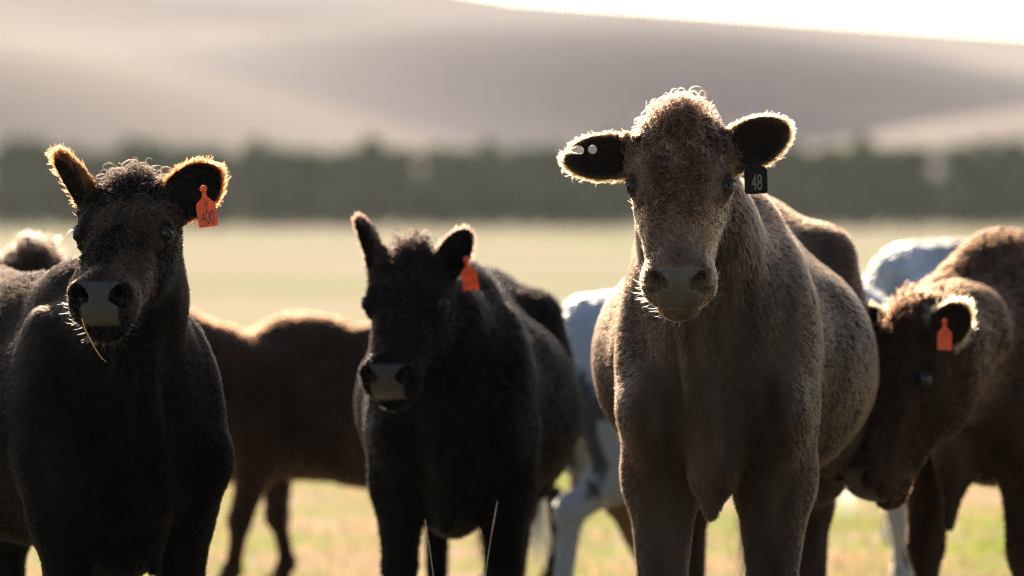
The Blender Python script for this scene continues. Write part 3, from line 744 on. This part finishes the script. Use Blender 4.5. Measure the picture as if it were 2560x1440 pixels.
# grass blades, clumped, green and straw
def grass(n, y0, y1, name, h0, w0):
    y = y0 + (y1 - y0) * rng.random(n) ** 1.3; x = (rng.random(n) - .5) * 2 * (.19 * y + .6)
    P = np.stack([x, y, ground_z(x, y)], 1)
    g = vnoise(P * np.array([1, .7, 0]), 2.2)[:, 0] + .5 * vnoise(P * np.array([1, 1, 0]), 7.)[:, 1]
    keep = rng.random(n) < (.35 + .65 * smooth01(vnoise(P * np.array([1, 1, 0]), 4.)[:, 2], -.5, .6)); P, g = P[keep], g[keep]; n = len(P)
    green = smooth01(g + rng.normal(0, .35, n), .25, .95)
    h = h0 * rng.uniform(.4, 1.5, n) * (1 + .3 * green); a = rng.uniform(0, 6.28, n); le = rng.uniform(.1, .7, n) * h
    d = np.stack([np.cos(a), np.sin(a), np.zeros(n)], 1); w = np.stack([-np.sin(a), np.cos(a), np.zeros(n)], 1) * (w0 * rng.uniform(.6, 1.4, n))[:, None]
    up = np.array([0, 0, 1.])
    v0, v1 = P - w, P + w; mid = P + d * (le * .3)[:, None] + up * (h * .6)[:, None]; v2, v3 = mid + w * .8, mid - w * .8; v4 = P + d * le[:, None] + up * h[:, None]
    V = np.stack([v0, v1, v2, v3, v4], 1).reshape(-1, 3); i = np.arange(n) * 5
    F = np.concatenate([np.stack([i, i + 1, i + 2], 1), np.stack([i, i + 2, i + 3], 1), np.stack([i + 3, i + 2, i + 4], 1)])
    c = np.array([.60, .42, .23]) * (1 - green[:, None]) + np.array([.32, .40, .06]) * green[:, None]; c = c * rng.uniform(.6, 1.25, (n, 1))
    me = mesh_from(name, V, F, False); set_col(me, np.repeat(c, 5, 0))
    return link(name, me, M_grass, None, kind='stuff', label='short green and straw coloured pasture grass under the herd', category='grass')
M_grass = leaf_mat('grass_blade', trans=.6)
grass(170000, 8.5, 42, 'grass', .040, .0035)

# shelter belt: conifer rows beyond the paddock
M_leaf = leaf_mat('conifer_foliage', trans=.25); M_bark = principled('bark', (.09, .065, .05), .9, .2, bump=(9, .6, 'n', .02))
def tree_meshes(seed):
    r = np.random.default_rng(seed); n = 2600; H = r.uniform(5.2, 6.2)
    u = r.random(n) ** .8; ang = r.uniform(0, 6.283, n); zz = .25 + u * (H - .3)
    prof = 1.9 * (1 - .55 * (zz / H) ** 2) * (.75 + .25 * np.sin(zz * 2.3 + seed)) * np.where(zz > H * .85, np.sqrt(np.maximum((H - zz) / (H * .15), .02)), 1)
    rr = prof * np.sqrt(r.uniform(.15, 1, n)) * (1 + .18 * np.sin(ang * 3 + seed + zz))
    P = np.stack([rr * np.cos(ang), rr * np.sin(ang), zz], 1)
    a = norm(r.normal(size=(n, 3)) + np.array([0, 0, .5])); b = norm(np.cross(a, r.normal(size=(n, 3)))); s = r.uniform(.12, .30, n)[:, None]
    V = np.stack([P - b * s * .5, P + b * s * .5, P + a * s * 1.5, P - a * s * .4 + b * s * .2], 1).reshape(-1, 3); i = np.arange(n) * 4
    F = np.concatenate([np.stack([i, i + 1, i + 2], 1), np.stack([i, i + 3, i + 1], 1)])
    me = mesh_from('crown', V, F, False); c = np.array([.09, .14, .05]) * r.uniform(.55, 1.5, (n, 1)); set_col(me, np.repeat(c, 4, 0)); me.materials.append(M_leaf)
    VV, FF = [], []
    def add(V, F): k = len(VV); VV.extend(V); FF.extend([tuple(q + k for q in f) for f in F])
    add(*tube([(0, 0, -.1), (.05, 0, H * .3), (0, .06, H * .6), (0, 0, H * .92)], [.17, .13, .08, .03], 8))
    for j in range(9):
        z0 = H * (.15 + .08 * j); an = j * 2.4; L = 1.3 * (1 - .06 * j); add(*tube([(0, 0, z0), (L * .5 * math.cos(an), L * .5 * math.sin(an), z0 + .2), (L * math.cos(an), L * math.sin(an), z0 + .5)], [.05, .035, .012], 5))
    mt = mesh_from('trunk', VV, FF); mt.materials.append(M_bark)
    return me, mt
variants = [tree_meshes(s_) for s_ in (1, 2, 3, 4)]
for i in range(64):
    x = -60 + (i // 2) * 3.8 + (i % 2) * 1.9 + random.uniform(-.4, .4); y = 238 + (i % 2) * 3.2 + random.uniform(-.8, .8)
    crown, trunk = variants[i % 4]; t = bpy.data.objects.new('conifer_tree', None); COL.objects.link(t)
    t.location = (x, y, float(ground_z(x, y)) - .05); t.rotation_euler = (0, 0, random.uniform(0, 6.28)); s_ = random.uniform(.88, .97); t.scale = (s_ * 1.5, s_ * 1.5, s_)
    t['label'] = 'dark green conifer in the shelter belt row beyond the paddock'; t['category'] = 'tree'; t['group'] = 'shelter belt conifers'
    for nm, me in (('crown', crown), ('trunk', trunk)):
        o = bpy.data.objects.new(nm, me); COL.objects.link(o); o.parent = t

# hills
m, nt, out = new_mat('dry_hill_grass')
b = nt.nodes.new('ShaderNodeBsdfPrincipled'); b.inputs['Roughness'].default_value = .95; b.inputs['Specular IOR Level'].default_value = .1
tc = nt.nodes.new('ShaderNodeTexCoord'); n1 = nt.nodes.new('ShaderNodeTexNoise'); n1.inputs['Scale'].default_value = .010; n1.inputs['Detail'].default_value = 3
cr = nt.nodes.new('ShaderNodeValToRGB'); e = cr.color_ramp.elements; e[0].position, e[1].position = .44, .58
e[0].color, e[1].color = (.092, .066, .064, 1), (.27, .19, .13, 1)
mp = nt.nodes.new('ShaderNodeMapping'); mp.inputs['Rotation'].default_value = (0, 0, R(-25)); mp.inputs['Scale'].default_value = (.45, 1.6, 1)
nt.links.new(tc.outputs['Object'], mp.inputs['Vector']); nt.links.new(mp.outputs[0], n1.inputs['Vector']); nt.links.new(n1.outputs[0], cr.inputs[0]); nt.links.new(cr.outputs[0], b.inputs['Base Color']); nt.links.new(b.outputs[0], out.inputs[0])
def hill_z(X, Y):
    ridge = 51 + np.where(X > 0, -.070 * X, -.17 * X); ridge = np.where(X > 0, np.maximum(ridge, 18), 51 + 60 * (1 - np.exp(X / 350.)))
    ridge = ridge + 6 * np.exp(-((X + 30) / 50.) ** 2) * 0
    t = np.clip((Y - 300) / (900 - 300), 0, 1); prof = t ** 1.5
    back = np.exp(-np.maximum(Y - 900, 0) ** 2 / 300. ** 2)
    ph1 = (Y - 300) * .021 - X * .020; ph2 = (Y - 300) * .034 + X * .014 + 1.3
    fold = (9 * np.sin(ph1 + .5) + 3.5 * np.sin(ph2)) * smooth01(t, .03, .3) * (1 - smooth01(t, .55, .85))
    return -1.2 + (ridge * prof + fold) * back
grid('hills', np.linspace(-900, 900, 181), np.linspace(290, 1350, 150), hill_z, m, kind='structure')

# ------------------------------------------------------------------ haze
m, nt, out = new_mat('hazy_air')
v = nt.nodes.new('ShaderNodeVolumePrincipled'); v.inputs['Color'].default_value = (.93, .88, .90, 1); v.inputs['Density'].default_value = .00014; v.inputs['Anisotropy'].default_value = .45
nt.links.new(v.outputs[0], out.inputs['Volume'])
bm = bmesh.new(); bmesh.ops.create_cube(bm, size=1)
me = bpy.data.meshes.new('haze'); bm.to_mesh(me); bm.free()
o = link('haze', me, m, None, kind='stuff', label='thin warm haze filling the valley air', category='haze')
o.scale = (3200, 1900, 140); o.location = (0, 650, 66)
